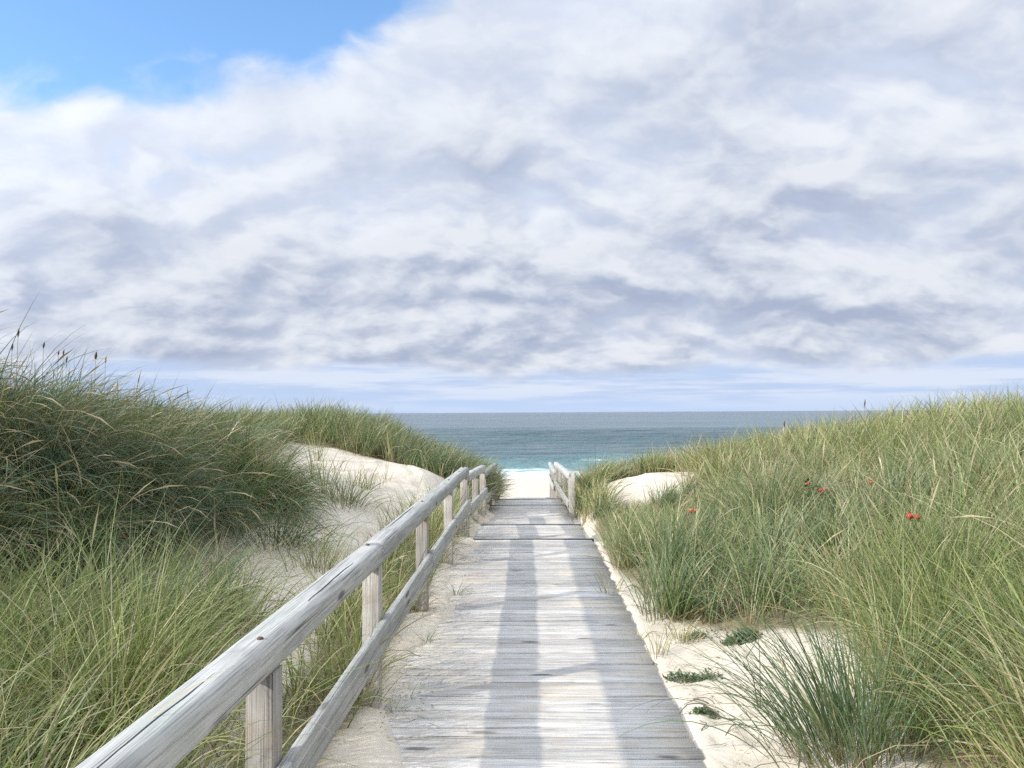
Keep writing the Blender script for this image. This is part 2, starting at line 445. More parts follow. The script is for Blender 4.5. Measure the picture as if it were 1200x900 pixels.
def mat_grass():
    m, t, b, out = new_mat('marram_grass')
    r = t.attr('rnd'); tt = t.attr('t'); tone = t.attr('tone'); dry = t.attr('dry')
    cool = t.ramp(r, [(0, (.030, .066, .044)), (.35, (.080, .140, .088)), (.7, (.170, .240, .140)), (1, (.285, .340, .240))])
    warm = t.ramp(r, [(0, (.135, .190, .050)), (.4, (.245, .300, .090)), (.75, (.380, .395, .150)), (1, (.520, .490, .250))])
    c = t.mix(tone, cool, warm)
    straw = t.ramp(r, [(0, (.27, .200, .110)), (.5, (.50, .405, .235)), (1, (.68, .590, .400))])
    c = t.mix(dry, c, straw)
    # sheathed, reddish-straw foot of each blade and bleached tip
    c = t.mix(t.ss(tt, .02, .26, .75, 0), c, (.235, .165, .085))
    c = t.mix(t.ss(tt, .80, 1.0, 0, .45), c, (.36, .31, .17))
    t.l(c, b.inputs['Base Color']); b.inputs['Roughness'].default_value = .45
    b.inputs['Specular IOR Level'].default_value = .35
    tr = t.n('ShaderNodeBsdfTranslucent'); t.l(t.mix(.5, c, (.20, .26, .05)), tr.inputs[0])
    mx = t.n('ShaderNodeMixShader'); mx.inputs[0].default_value = .28
    t.l(b.outputs[0], mx.inputs[1]); t.l(tr.outputs[0], mx.inputs[2]); t.l(mx.outputs[0], out.inputs[0])
    return m

def mat_leaf(name, c0, c1):
    m, t, b, out = new_mat(name)
    r = t.attr('rnd')
    c = t.mix(r, c0, c1)
    t.l(c, b.inputs['Base Color']); b.inputs['Roughness'].default_value = .5
    tr = t.n('ShaderNodeBsdfTranslucent'); t.l(c, tr.inputs[0])
    mx = t.n('ShaderNodeMixShader'); mx.inputs[0].default_value = .25
    t.l(b.outputs[0], mx.inputs[1]); t.l(tr.outputs[0], mx.inputs[2]); t.l(mx.outputs[0], out.inputs[0])
    return m

def mat_sea():
    m, t, b, out = new_mat('sea_water')
    p = t.n('ShaderNodeTexCoord').outputs['Object']
    x, y, z = t.xyz(p)[:3]
    shal = t.ss(y, 78, 140, 1, 0)
    deep = t.ss(y, 150, 1500)
    w1 = t.noise(t.vmath('MULTIPLY', p, (.030, .055, .05)), 1.0, 9, .62, .5)
    w2 = t.noise(t.vmath('MULTIPLY', p, (.006, .0065, .01)), 1.0, 8, .66, .4)
    c = t.mix(deep, (.060, .122, .128), (.046, .086, .102))
    c = t.mix(shal, c, (.12, .27, .27))
    c = t.mix(t.ss(y, 78, 104, .8, 0), c, (.24, .41, .39))
    c = t.mix(t.ss(w2, .40, .60, 0, .75), c, (.018, .060, .080))  # dark streaks: shading of wave faces put into the water colour
    # foam: wash on the beach, breaking crest, scattered flecks
    fn = t.noise(t.vmath('MULTIPLY', p, (.10, .35, .3)), 1.0, 6, .65, .6)
    fa = t.attr('foam')
    foam = t.ss(t.math('ADD', fa, t.math('MULTIPLY', t.math('SUBTRACT', fn, .5), 1.5)), .42, .66)
    fleck = t.math('MULTIPLY', t.ss(t.noise(t.vmath('MULTIPLY', p, (.08, .22, .2)), 1.0, 6, .7), .735, .77), t.ss(y, 120, 900, .55, 0))
    foam = t.math('MAXIMUM', foam, fleck)
    c = t.mix(foam, c, (.82, .86, .86))
    t.l(c, b.inputs['Base Color'])
    t.put(b.inputs['Roughness'], t.math('ADD', .16, t.math('MULTIPLY', foam, .6)))
    b.inputs['IOR'].default_value = 1.33
    b.inputs['Specular IOR Level'].default_value = .5
    w3 = t.noise(t.vmath('MULTIPLY', p, (.22, .6, .5)), 1.0, 5, .6, .3)
    h = t.math('ADD', t.math('ADD', t.math('MULTIPLY', w1, 4.5), t.math('MULTIPLY', w3, .6)), t.math('MULTIPLY', w2, 14.0))
    bm = t.n('ShaderNodeBump'); bm.inputs['Strength'].default_value = 1.0; bm.inputs['Distance'].default_value = 1.0
    t.l(h, bm.inputs['Height']); t.l(bm.outputs[0], b.inputs['Normal'])
    return m

M = dict(
    sand=mat_sand(), sea=mat_sea(), grass=mat_grass(),
    plank=mat_wood('weathered_plank', 'x', dark=(.24, .232, .22), mid=(.50, .475, .435), pale=(.66, .635, .595), brown=.30, dusty=True),
    rail=mat_wood('weathered_rail', 'y', dark=(.20, .198, .185), mid=(.42, .412, .378), pale=(.58, .57, .535), green=.35),
    post=mat_wood('weathered_post', 'z', dark=(.20, .182, .16), mid=(.42, .385, .345), pale=(.57, .535, .485), brown=.5),
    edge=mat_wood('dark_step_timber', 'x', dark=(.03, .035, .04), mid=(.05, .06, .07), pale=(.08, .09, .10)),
    iron=mat_plain('rusty_iron', (.09, .045, .03), .7, .4, 200),
    hip=mat_plain('rose_hip', (.42, .022, .016), .3, .3, 60),
    hip_orange=mat_plain('pale_rose_hip', (.48, .12, .05), .4, .3, 60),
    twig=mat_plain('twig', (.12, .09, .07), .9, .4, 40),
    leaf=mat_leaf('rose_leaf', (.03, .07, .015), (.10, .17, .04)),
    herb=mat_leaf('sandwort_leaf', (.07, .115, .045), (.17, .22, .10)),
    drymat=mat_leaf('dry_mat', (.11, .10, .06), (.24, .21, .12)),
    spike=mat_plain('seed_spike', (.10, .065, .045), .9, .4, 60),
    stalk=mat_plain('seed_stalk', (.20, .19, .10), .8, .3, 30),
)

# ------------------------------------------------------------------ grass areas (plan polygons, metres)
POLY = {
 'big': [(-3.9,4.4),(-3.5,6.2),(-3.2,8.0),(-3.0,9.4),(-3.6,10.6),(-4.6,12.0),(-5.4,14.0),(-5.6,15.6),(-5.8,17.5),(-14,18),(-16,10),(-14,2),(-7,1.5),(-4.6,3)],
 'front': [(-1.35,1.6),(-1.5,3.2),(-2.0,4.6),(-2.6,5.2),(-3.3,4.9),(-5.5,3.2),(-5,1),(-2.5,.6)],
 'front2': [(-2.0,5.0),(-2.1,6.0),(-2.4,6.7),(-2.9,6.4),(-3.1,5.4)],
 'strip': [(-1.02,2.4),(-1.0,6),(-1.0,10.2),(-1.05,12.5),(-1.05,16.2),(-1.3,15.6),(-1.4,13.2),(-1.45,11.6),(-1.65,9.0),(-1.55,7.4),(-1.5,5.6),(-1.45,3.8),(-1.3,2.4)],
 'farl': [(-.98,15.8),(-1.0,24),(-5,25),(-14,24),(-14,17.5),(-5.6,16.9),(-4.6,16.9),(-3.6,16.6),(-2.4,16.2),(-1.7,15.7)],
 'corner': [(1.85,2.0),(1.78,3.0),(1.8,3.9),(2.2,4.6),(3.2,4.6),(3.4,3.2),(2.7,2.0)],
 'right': [(2.1,1.2),(2.0,2.4),(1.82,3.1),(1.75,3.9),(2.0,4.5),(2.1,5.3),(1.55,5.8),(1.2,6.3),(1.0,7.1),(.94,8.2),(.95,9.6),(1.0,11.0),(1.0,14.0),(1.15,13.7),(1.28,12.9),(2.0,12.6),(2.9,13.1),(3.2,14.3),(2.9,15.6),(2.0,15.9),(1.4,15.7),(1.15,14.9),(1.0,14.8),(1.0,17),(1.0,24),(5,25),(14,24),(16,12),(15,2),(8,-.5),(3,-.5)],
}
POLY = {k: np.array(v, float) for k, v in POLY.items()}
def inside(poly, x, y):
    x0, y0 = poly[:, 0], poly[:, 1]; x1, y1 = np.roll(x0, -1), np.roll(y0, -1)
    c = np.zeros(len(x), bool)
    for a, b_, c_, d in zip(x0, y0, x1, y1):
        if b_ == d: continue
        hit = ((b_ > y) != (d > y)) & (x < (c_ - a) * (y - b_) / (d - b_) + a)
        c ^= hit
    return c
def in_area(k, x, y, wob=.22):
    wx = x + fbm(x * 1.6, y * 1.6 + 11, 3) * 2 * wob; wy = y + fbm(x * 1.6 + 31, y * 1.6, 3) * 2 * wob
    return inside(POLY[k], wx, wy)

# ------------------------------------------------------------------ ground sheet
def build_ground():
    def axis(segs):
        out = [segs[0][0]]
        for a, b_, st in segs:
            n = max(1, int(round((b_ - a) / st))); out += list(a + (b_ - a) * (np.arange(1, n + 1) / n))
        return np.array(out)
    xs = axis([(-400,-60,40),(-60,-16,3),(-16,-7,.35),(-7,-3.2,.14),(-3.2,3.2,.045),(3.2,7,.14),(7,16,.35),(16,60,3),(60,400,40)])
    ys = axis([(-120,-12,9),(-12,-1,.5),(-1,12,.06),(12,22,.12),(22,45,.4),(45,120,2.5),(120,400,40)])
    X, Y = np.meshgrid(xs, ys); x, y = X.ravel(), Y.ravel()
    z = H(x, y)
    nx, ny = len(xs), len(ys)
    idx = np.arange(nx * ny).reshape(ny, nx)
    Q = np.stack([idx[:-1, :-1], idx[:-1, 1:], idx[1:, 1:], idx[1:, :-1]], -1).reshape(-1, 4)
    lit = np.zeros(len(x))
    for k in POLY:
        lit = np.maximum(lit, in_area(k, x, y, .15).astype(float))
    L2 = lit.reshape(ny, nx)
    for _ in range(2):
        P = np.pad(L2, 1, mode='edge'); L2 = (P[1:-1, 1:-1] * 2 + P[:-2, 1:-1] + P[2:, 1:-1] + P[1:-1, :-2] + P[1:-1, 2:]) / 6
    far = (np.abs(x) > 13) & (y < 26)
    lit = np.where(far, .6, L2.ravel())
    me = mesh_np('sand_ground', np.stack([x, y, z], 1), Q, None, {'litter': lit})
    tag(link('sand_ground', me, M['sand']), kind='structure')
build_ground()

# ------------------------------------------------------------------ sea
SEA_Z = -4.5
def build_sea():
    ys = np.concatenate([np.arange(66, 130, .45), np.arange(130, 330, 1.1), np.geomspace(331, 14000, 40)])
    xs = np.concatenate([-np.geomspace(14000, 161, 22), np.arange(-160, 160.1, 1.1), np.geomspace(161, 14000, 22)])
    X, Y = np.meshgrid(xs, ys); x, y = X.ravel(), Y.ravel()
    a = (1 - sst(np.abs(x), 110, 155)) * (1 - sst(y, 250, 325))
    ph = y + 6 * fbm(x * .02, y * .02, 2) * 2
    z = .60 * fbm(x * .08, y * .20, 4) * a
    z += a * .24 * np.sin(ph * 2 * np.pi / 11.5) * (.4 + 1.4 * vnoise(x * .03, y * .05))
    # one low breaker rolling in
    bl = 97 + 7 * fbm(x * .018 + 4, y * 0 + 1.5, 2) * 2
    wb = np.exp(-((y - bl) / 2.6) ** 2) * (.55 + .5 * vnoise(x * .05, x * 0 + 8))
    z += a * wb * .75
    z += SEA_Z - .05 * (1 - sst(y, 66, 78))
    wash = 72.5 + 5 * fbm(x * .03, x * 0 + 2.2, 3) * 2
    foam = 1.2 * (1 - sst(y, wash - 2, wash + 4)) + .58 * (1 - sst(y, wash + 3, wash + 20)) + .34 * np.exp(-((y - bl + 3.0) / 2.0) ** 2) + .07 * (1 - sst(y, 90, 130))
    me = mesh_np('sea', np.stack([x, y, z], 1), None, None) if False else None
    nx, ny = len(xs), len(ys); idx = np.arange(nx * ny).reshape(ny, nx)
    Q = np.stack([idx[:-1, :-1], idx[:-1, 1:], idx[1:, 1:], idx[1:, :-1]], -1).reshape(-1, 4)
    me = mesh_np('sea', np.stack([x, y, z], 1), Q, None, {'foam': foam})
    tag(link('sea', me, M['sea']), kind='structure')
build_sea()

# ------------------------------------------------------------------ boardwalk
DX0, DX1 = -.93, .83
def planks(y0, y1, z0, z1, name, parent, x0=DX0, x1=DX1, pitch=.118):
    s = Soup(); y = y0; i = 0
    while y < y1 - .05:
        w = pitch * random.uniform(.94, 1.06); g = random.uniform(.005, .011)
        if y + w > y1: w = y1 - y
        yc = y + w / 2; z = z0 + (z1 - z0) * (yc - y0) / (y1 - y0)
        a = x0 + random.uniform(-.02, .015); b_ = x1 + random.uniform(-.015, .02)
        dz = random.uniform(-.004, .004); tilt = random.uniform(-.004, .004); cup = random.uniform(-.012, .012)
        pr = rrect(w - g, .036, .006, 2)
        n = 7; pts = []
        for j in range(n):
            f = j / (n - 1)
            pts.append((a + (b_ - a) * f, yc + tilt * (f - .5), z - .018 + dz + .003 * math.sin(5 * f + i)))
        def prof(j, pr=pr, cup=cup):
            q = pr.copy(); q[:, 1] += cup * q[:, 0] * (1 if j % 2 else .8); return q
        sweep(s, pts, prof, ((0, 1, 0), (0, 0, 1)), a=random.random())
        y += w; i += 1
    return link(name, s.mesh(name), M['plank'], parent)
def beam(s, p0, p1, w, h, r, frames, n=2, a=None, wob=0.0, seg=3):
    p0, p1 = np.array(p0, float), np.array(p1, float)
    pr = rrect(w, h, r, seg); a = random.random() if a is None else a
    L = np.linalg.norm(p1 - p0); ph = random.uniform(0, 9)
    pts = [p0 + (p1 - p0) * i / (n - 1) for i in range(n)]
    def prof(i):
        k = 1.0
        if i in (0, n - 1) and n > 3: k = .985
        q = pr * k
        if wob:
            th = np.arctan2(q[:, 1], q[:, 0])
            q = q * (1 + wob * (np.sin(2 * th + ph + i * .35) + .7 * np.sin(3 * th + 1.7 * ph + i * .21)))[:, None]
            q = q + np.array([math.sin(i * .33 + ph), math.cos(i * .27 + ph)]) * wob * .04
        return q
    sweep(s, pts, prof, frames, a)
FY = ((1, 0, 0), (0, 0, 1)); FX = ((0, 1, 0), (0, 0, 1)); FZ = ((1, 0, 0), (0, 1, 0))

walk = empty('boardwalk', (0, 0, 0), 'weathered grey plank boardwalk with sand drifts stepping down towards the beach', 'boardwalk')
planks(-2.2, 10.30, 0, 0, 'deck', walk)
planks(10.62, 12.92, -.17, -.19, 'deck', walk)
planks(13.24, 17.55, -.36, -.42, 'deck', walk, x0=-.88, x1=.80)
planks(17.85, 20.6, -.55, -.62, 'deck', walk, x0=-.86, x1=.80)
planks(20.95, 31.0, -.85, -1.72, 'deck', walk, x0=-.86, x1=.80)
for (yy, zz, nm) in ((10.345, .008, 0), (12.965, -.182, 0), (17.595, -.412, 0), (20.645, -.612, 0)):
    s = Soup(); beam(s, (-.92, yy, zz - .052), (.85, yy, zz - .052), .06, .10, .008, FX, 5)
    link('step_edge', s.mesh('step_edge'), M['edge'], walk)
for (ya, yb, za, zb) in ((-2.2, 10.28, 0, 0), (10.62, 12.9, -.17, -.19), (13.24, 17.5, -.36, -.42), (17.85, 20.55, -.55, -.62), (20.95, 31, -.85, -1.72)):
    for xx in (-.7, 0, .68):
        s = Soup(); beam(s, (xx, ya, za - .105), (xx, yb, zb - .105), .09, .13, .006, FY, 2)
        link('joist', s.mesh('joist'), M['post'], walk)

# ------------------------------------------------------------------ railings
PX = -.915
def bolt(parent, x, y, z, r=.011):
    s = Soup()
    tube(s, [(x, y, z - .012), (x, y, z + .004), (x, y, z + .007)], [r, r, r * .6], 8)
    link('bolt', s.mesh('bolt'), M['iron'], parent)
def post(parent, x, y, zb, zt, w=.098, d=.098, lean=0):
    s = Soup()
    n = 8
    beam(s, (x, y, zb), (x + lean, y, zt), w, d, .007, FZ, n, wob=.006)
    return link('post', s.mesh('post'), M['post'], parent)
def top_rail(parent, x, y0, y1, z0, z1, w=.134, h=.126, r=.036, x0=None):
    s = Soup(); n = max(4, int((y1 - y0) / .12))
    beam(s, (x if x0 is None else x0, y0, z0 - h / 2), (x, y1, z1 - h / 2), w, h, r, FY, n, wob=.018, seg=5)
    return link('top_rail', s.mesh('top_rail'), M['rail'], parent)
def low_rail(parent, x, y0, y1, z0, z1, w=.042, h=.158):
    s = Soup(); n = max(4, int((y1 - y0) / .25))
    beam(s, (x, y0, z0 - h / 2), (x, y1, z1 - h / 2), w, h, .006, FY, n, wob=.008, seg=2)
    return link('lower_rail', s.mesh('lower_rail'), M['rail'], parent)

RT = .945
rail = empty('wooden_railing', (PX, 0, 0), 'long grey timber railing beside the near boardwalk, its top rail running out of frame', 'railing')
rx = 0.0   # local x of the post line
PYS = [.62, 2.66, 4.47, 6.54, 8.62, 10.66]
post(rail, rx, -1.75, -.5, RT - .125)
for k, yy in enumerate(PYS):
    post(rail, rx, yy, -.55, RT - .125, lean=random.uniform(-.008, .008))
top_rail(rail, -.028, -2.0, .618, RT, RT)
top_rail(rail, 0, .624, 4.468, RT, RT, x0=-.028)
top_rail(rail, .002, 4.474, 10.76, RT + .002, RT - .005)
low_rail(rail, .074, -2.0, 2.66, .51, .51)
low_rail(rail, .074, 2.664, 6.53, .51, .515)
low_rail(rail, .076, 6.536, 10.72, .522, .50)
for yy, xo in ((2.58, .01), (4.40, -.012), (6.54, .0), (8.62, .01), (10.6, 0)):
    bolt(rail, xo, yy, RT + .001)

def crack(parent, x, y0, y1, zoff, w, side=False):
    s = Soup(); n = 26; f = np.linspace(0, 1, n)
    wob = fbm(f * 5 + y0 * 3, f * 0 + 2.2, 3) * .02
    ws = w * np.clip(np.minimum(f, 1 - f) * 5, .08, 1) * (.6 + .8 * vnoise(f * 9 + y0, f * 0))
    for sg in (0,):
        pts = np.stack([x + wob, y0 + (y1 - y0) * f, np.full(n, zoff)], 1)
        A = pts + np.stack([-ws, 0 * f, 0 * f], 1); B = pts + np.stack([ws, 0 * f, 0 * f], 1)
        lowr = pts + np.array([0, 0, -.006])
        V = np.concatenate([A, B, lowr]); i = np.arange(n - 1)
        Q = np.concatenate([np.stack([i, i + n, i + n + 1, i + 1], 1), np.stack([i, i + 1, i + 2*n + 1, i + 2*n], 1), np.stack([i + n, i + 2*n, i + 2*n + 1, i + n + 1], 1)])
        s.add(V, Q)
    o = link('crack', s.mesh('crack'), M['edge'], parent)
    return o
crack(rail, -.012, 1.25, 2.25, RT + .0012, .0035)
crack(rail, .018, 3.1, 3.9, RT + .0012, .0025)
crack(rail, -.02, 5.0, 6.2, RT + .003, .0030)
r2 = empty('wooden_railing', (PX, 10.9, 0), 'short middle length of grey railing on the left, between the two steps', 'railing', 'short railing lengths by the steps')
for yy, zb, zt in ((.12, -.7, .70), (2.05, -.7, .62), (4.0, -.8, .55)):
    post(r2, 0, yy, zb, zt)
top_rail(r2, 0, -.02, 4.15, .832, .670, w=.13)
low_rail(r2, .074, 0, 4.1, .40, .24)
r3 = empty('wooden_railing', (PX, 15.2, 0), 'farthest left length of grey railing, half buried in overhanging grass', 'railing', 'short railing lengths by the steps')
for yy, zb, zt in ((.1, -.9, .42), (2.5, -.9, .33), (4.9, -1, .24)):
    post(r3, 0, yy, zb, zt)
top_rail(r3, 0, 0, 5.1, .535, .365, w=.13)
low_rail(r3, .074, 0, 5.0, .06, -.10)
rr = empty('wooden_railing', (.84, 15.4, 0), 'grey railing on the right of the steps with a tall square end post', 'railing', 'short railing lengths by the steps')
post(rr, 0, 0, -.9, .515, w=.115, d=.10)
for yy, zb, zt in ((.55, -.9, .36), (3.0, -.9, .28), (5.6, -1, .18), (8.1, -1.2, .08)):
    post(rr, 0, yy, zb, zt)
top_rail(rr, -.03, .06, 8.3, .475, .165, w=.13)
low_rail(rr, -.074, .0, 8.2, -.05, -.36)
rr2 = empty('wooden_railing', (.82, 24.4, 0), 'farthest right length of grey railing, dropping towards the beach', 'railing', 'short railing lengths by the steps')
for yy, zb, zt in ((.2, -2, -.33), (2.8, -2.3, -.36), (5.6, -2.6, -.4)):
    post(rr2, 0, yy, zb, zt)
top_rail(rr2, -.02, 0, 5.8, -.17, -.25, w=.13)
low_rail(rr2, -.074, 0, 5.7, -.62, -.72)

# ------------------------------------------------------------------ grass builder
def blade_mesh(name, P, az, lean, bend, L, W, rnd, tone, dry, ear, segs, power=1.4):
    N = len(P)
    t = np.arange(segs + 1) / segs
    th = lean[:, None] + bend[:, None] * t[None] ** power
    th = np.minimum(th, 2.75)
    hd = np.stack([np.cos(az), np.sin(az), np.zeros(N)], 1)
    thm = .5 * (th[:, :-1] + th[:, 1:])
    step = (L / segs)[:, None]
    hx = np.concatenate([np.zeros((N, 1)), np.cumsum(np.sin(thm) * step, 1)], 1)
    vz = np.concatenate([np.zeros((N, 1)), np.cumsum(np.cos(thm) * step, 1)], 1)
    cen = P[:, None] + hx[..., None] * hd[:, None] + vz[..., None] * np.array([0, 0, 1.0])
    # sideways sway
    perp = np.stack([-np.sin(az), np.cos(az), np.zeros(N)], 1)
    sw = rng.normal(0, .05, N) * L
    cen = cen + (sw[:, None] * t[None] ** 2)[..., None] * perp[:, None]
    tw = rng.uniform(-1.1, 1.1, N)[:, None] + rng.normal(0, .6, N)[:, None] * t[None]
    nrm = np.cos(th)[..., None] * hd[:, None] - np.sin(th)[..., None] * np.array([0, 0, 1.0])
    side = np.cos(tw)[..., None] * perp[:, None] + np.sin(tw)[..., None] * nrm
    prof = np.where(t < .25, .75 + t, 1.0) * np.clip((1 - t) / .75, 0, 1) ** .7
    prof = np.broadcast_to(prof, (N, segs + 1)).copy()
    if ear is not None:
        pe = np.interp(t, [0, .74, .80, .88, .97, 1], [.42, .34, 1.2, 1.5, .9, .1])
        prof = np.where(ear[:, None], pe[None], prof)
    hw = (W[:, None] * prof * .5)[..., None]
    A = cen - side * hw; B = cen + side * hw
    V = np.empty((N, segs * 2 + 1, 3))
    V[:, 0:segs*2:2] = A[:, :segs]; V[:, 1:segs*2:2] = B[:, :segs]; V[:, -1] = cen[:, -1]
    nv = segs * 2 + 1
    base = (np.arange(N) * nv)[:, None]
    q = np.array([[2*k, 2*k+1, 2*k+3, 2*k+2] for k in range(segs - 1)])
    Q = (base[:, :, None] + q[None]).reshape(-1, 4)
    T = (base + np.array([[segs*2-2, segs*2-1, segs*2]])).reshape(-1, 3)
    tv = np.repeat(t[:segs], 2).tolist() + [1.0]
    ones = np.ones((1, nv))
    return mesh_np(name, V.reshape(-1, 3), Q, T, {
        't': np.tile(tv, N), 'rnd': (rnd[:, None] * ones).ravel(), 'tone': (tone[:, None] * ones).ravel(), 'dry': (dry[:, None] * ones).ravel()})

def visible(x, y, m=1.5):
    return (y > .7) & (np.abs(x + .022 * y) < .70 * y + m)

def clumps(name, area, dens, nb, Lm, rad, wind, windk, lean, bend, tone, dry, seedp, W=.0052, dist=(0, 40), segs=5, extra=None, rhi=1.0, label=None, wob=.22, wlod=1.0):
    """one stand of marram: tussock centres, blades fanned round each"""
    poly = POLY[area]; lo, hi = poly.min(0), poly.max(0)
    n = int((hi - lo).prod() * dens)
    cx = rng.uniform(lo[0], hi[0], n); cy = rng.uniform(lo[1], hi[1], n)
    d = np.hypot(cx, cy)
    k = in_area(area, cx, cy, wob) & visible(cx, cy) & (d >= dist[0]) & (d < dist[1])
    cx, cy = cx[k], cy[k]
    if extra is not None:
        k = extra(cx, cy); cx, cy = cx[k], cy[k]
    n = len(cx)
    cs = np.clip(rng.normal(1, .15, n), .55, 1.25) * (1 + .5 * fbm(cx * .7 + 3, cy * .7, 2))
    ct = np.clip(tone + 1.1 * fbm(cx * .8 + 20, cy * .8, 3) + rng.normal(0, .20, n), 0, 1)
    cd = np.clip(dry + .5 * fbm(cx * .6, cy * .6 + 60, 3) + rng.normal(0, .10, n), .02, .9)
    cnt = np.maximum(6, (nb * rng.uniform(.5, 1.5, n))).astype(int)
    ci = np.repeat(np.arange(n), cnt); N = len(ci)
    off = rng.normal(0, 1, (N, 2)) * rad * cs[ci][:, None] * rng.uniform(.5, 1.4, n)[ci][:, None]
    x = cx[ci] + off[:, 0]; y = cy[ci] + off[:, 1]
    ok = (x < -.98) | (x > .90)
    ci, off, x, y = ci[ok], off[ok], x[ok], y[ok]; N = len(ci)
    z = H(x, y) - .02
    w0 = wind + .55 * fbm(cx * .5 + 70, cy * .5, 2) * 3
    oa = np.arctan2(off[:, 1], off[:, 0]) + rng.normal(0, .5, N)
    ro = np.clip(np.hypot(off[:, 0], off[:, 1]) / (rad + 1e-6), 0, 2.2)
    vx = np.cos(oa) * ro * .6 + windk * np.cos(w0[ci]) + rng.normal(0, .35, N)
    vy = np.sin(oa) * ro * .6 + windk * np.sin(w0[ci]) + rng.normal(0, .35, N)
    az = np.arctan2(vy, vx); mag = np.hypot(vx, vy)
    ln = np.clip(lean * (.35 + .65 * mag) * rng.uniform(.5, 1.4, N), .02, 1.25)
    bd = np.clip(bend * (.4 + .6 * mag) * rng.uniform(.3, 1.6, N), 0, 2.4)
    L = Lm * cs[ci] * np.clip(rng.normal(1, .20, N), .35, 1.35)
    Wd = W * rng.uniform(.4, 1.6, N)
    fallen = rng.random(N) < .07
    ln = np.where(fallen, np.clip(ln + .75, 0, 1.45), ln)
    crm = rng.uniform(.55, 1.15, n)
    dr = (rng.random(N) < cd[ci]).astype(float) * rng.uniform(.55, 1, N)
    dr = np.where(fallen, rng.uniform(.6, 1, N), dr)
    tn = np.clip(ct[ci] + rng.normal(0, .12, N), 0, 1)
    ear = rng.random(N) < seedp
    L = np.where(ear, L * 1.04, L); dr = np.where(ear, .95, dr); Wd = np.where(ear, Wd * 1.05, Wd); bd = np.where(ear, bd * .75, bd)
    rnd = np.clip(rng.random(N) * rhi * crm[ci], 0, 1)
    me = blade_mesh(name, np.stack([x, y, z], 1), az, ln, bd, L, Wd, rnd, tn, dr, ear, segs)
    o = link(name, me, M['grass'])
    tag(o, label, 'grass', None, 'stuff')
    print(name, area, 'clumps', n, 'blades', N)
    return o

# left: tall dune, its shade side put into darker, cooler blade colours
clumps('dune_grass', 'big', 6.5, 200, .92, .14, -.55, .95, .55, 1.85, .04, .22, .07, W=.0076, dist=(0, 9.8), segs=8, rhi=.44, label='dense bluish green marram grass covering the tall left dune, darkened to look shaded')
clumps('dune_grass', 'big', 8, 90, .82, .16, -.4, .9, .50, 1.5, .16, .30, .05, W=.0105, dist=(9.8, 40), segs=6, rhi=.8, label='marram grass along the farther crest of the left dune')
clumps('dune_grass', 'front', 6.5, 120, .78, .12, .2, .35, .40, 1.2, .86, .24, .010, W=.0068, segs=7, label='sunlit yellow green grass at the bottom left behind the railing')
clumps('dune_grass', 'front2', 6, 105, .66, .12, .1, .4, .40, 1.1, .72, .24, .008, W=.0072, segs=6, label='sunlit grass clumps below the dune foot near the sandy gully')
clumps('dune_grass', 'strip', 9, 65, .52, .09, .2, .35, .34, 1.0, .70, .28, .015, W=.0070, segs=6, label='strip of green grass growing along the outside of the railing', wob=.10)
clumps('dune_grass', 'farl', 8, 80, .74, .15, .1, .45, .34, .9, .46, .22, .04, W=.0125, segs=4, label='grass on the far left dune in front of the sea', wob=.15)
# right dune
clumps('dune_grass', 'right', 8, 165, .68, .11, .3, .30, .36, 1.0, .74, .27, .010, W=.0062, dist=(2.2, 6.2), segs=7, label='thick green grass on the near slope of the right dune')
clumps('dune_grass', 'corner', 9, 150, .66, .10, 2.6, .25, .36, 1.0, .72, .25, .008, W=.0062, dist=(2.3, 6), segs=7, label='lush yellow green grass filling the lower right corner')
clumps('dune_grass', 'right', 8, 120, .63, .12, .2, .35, .36, .95, .68, .28, .018, W=.0084, dist=(6.2, 11.5), segs=6, extra=lambda x, y: ~((x < 2.75) & (y > 9.2)), label='windswept green grass on the middle slope of the right dune')
clumps('dune_grass', 'right', 8.5, 85, .62, .14, .2, .40, .36, .85, .84, .38, .03, W=.0125, dist=(11.5, 40), segs=4, extra=lambda x, y: ~((x < 2.75) & (y < 12.7)), label='pale yellow green grass on the far crest of the right dune')

clumps('dune_grass', 'right', 9, 70, .36, .12, .2, .35, .40, .9, .45, .2, .0, W=.0095, dist=(8.9, 13.5), segs=5, extra=lambda x, y: (x < 2.75) & (y > 9.2) & (y < 12.7), label='short green grass in front of the small sand mound right of the steps')

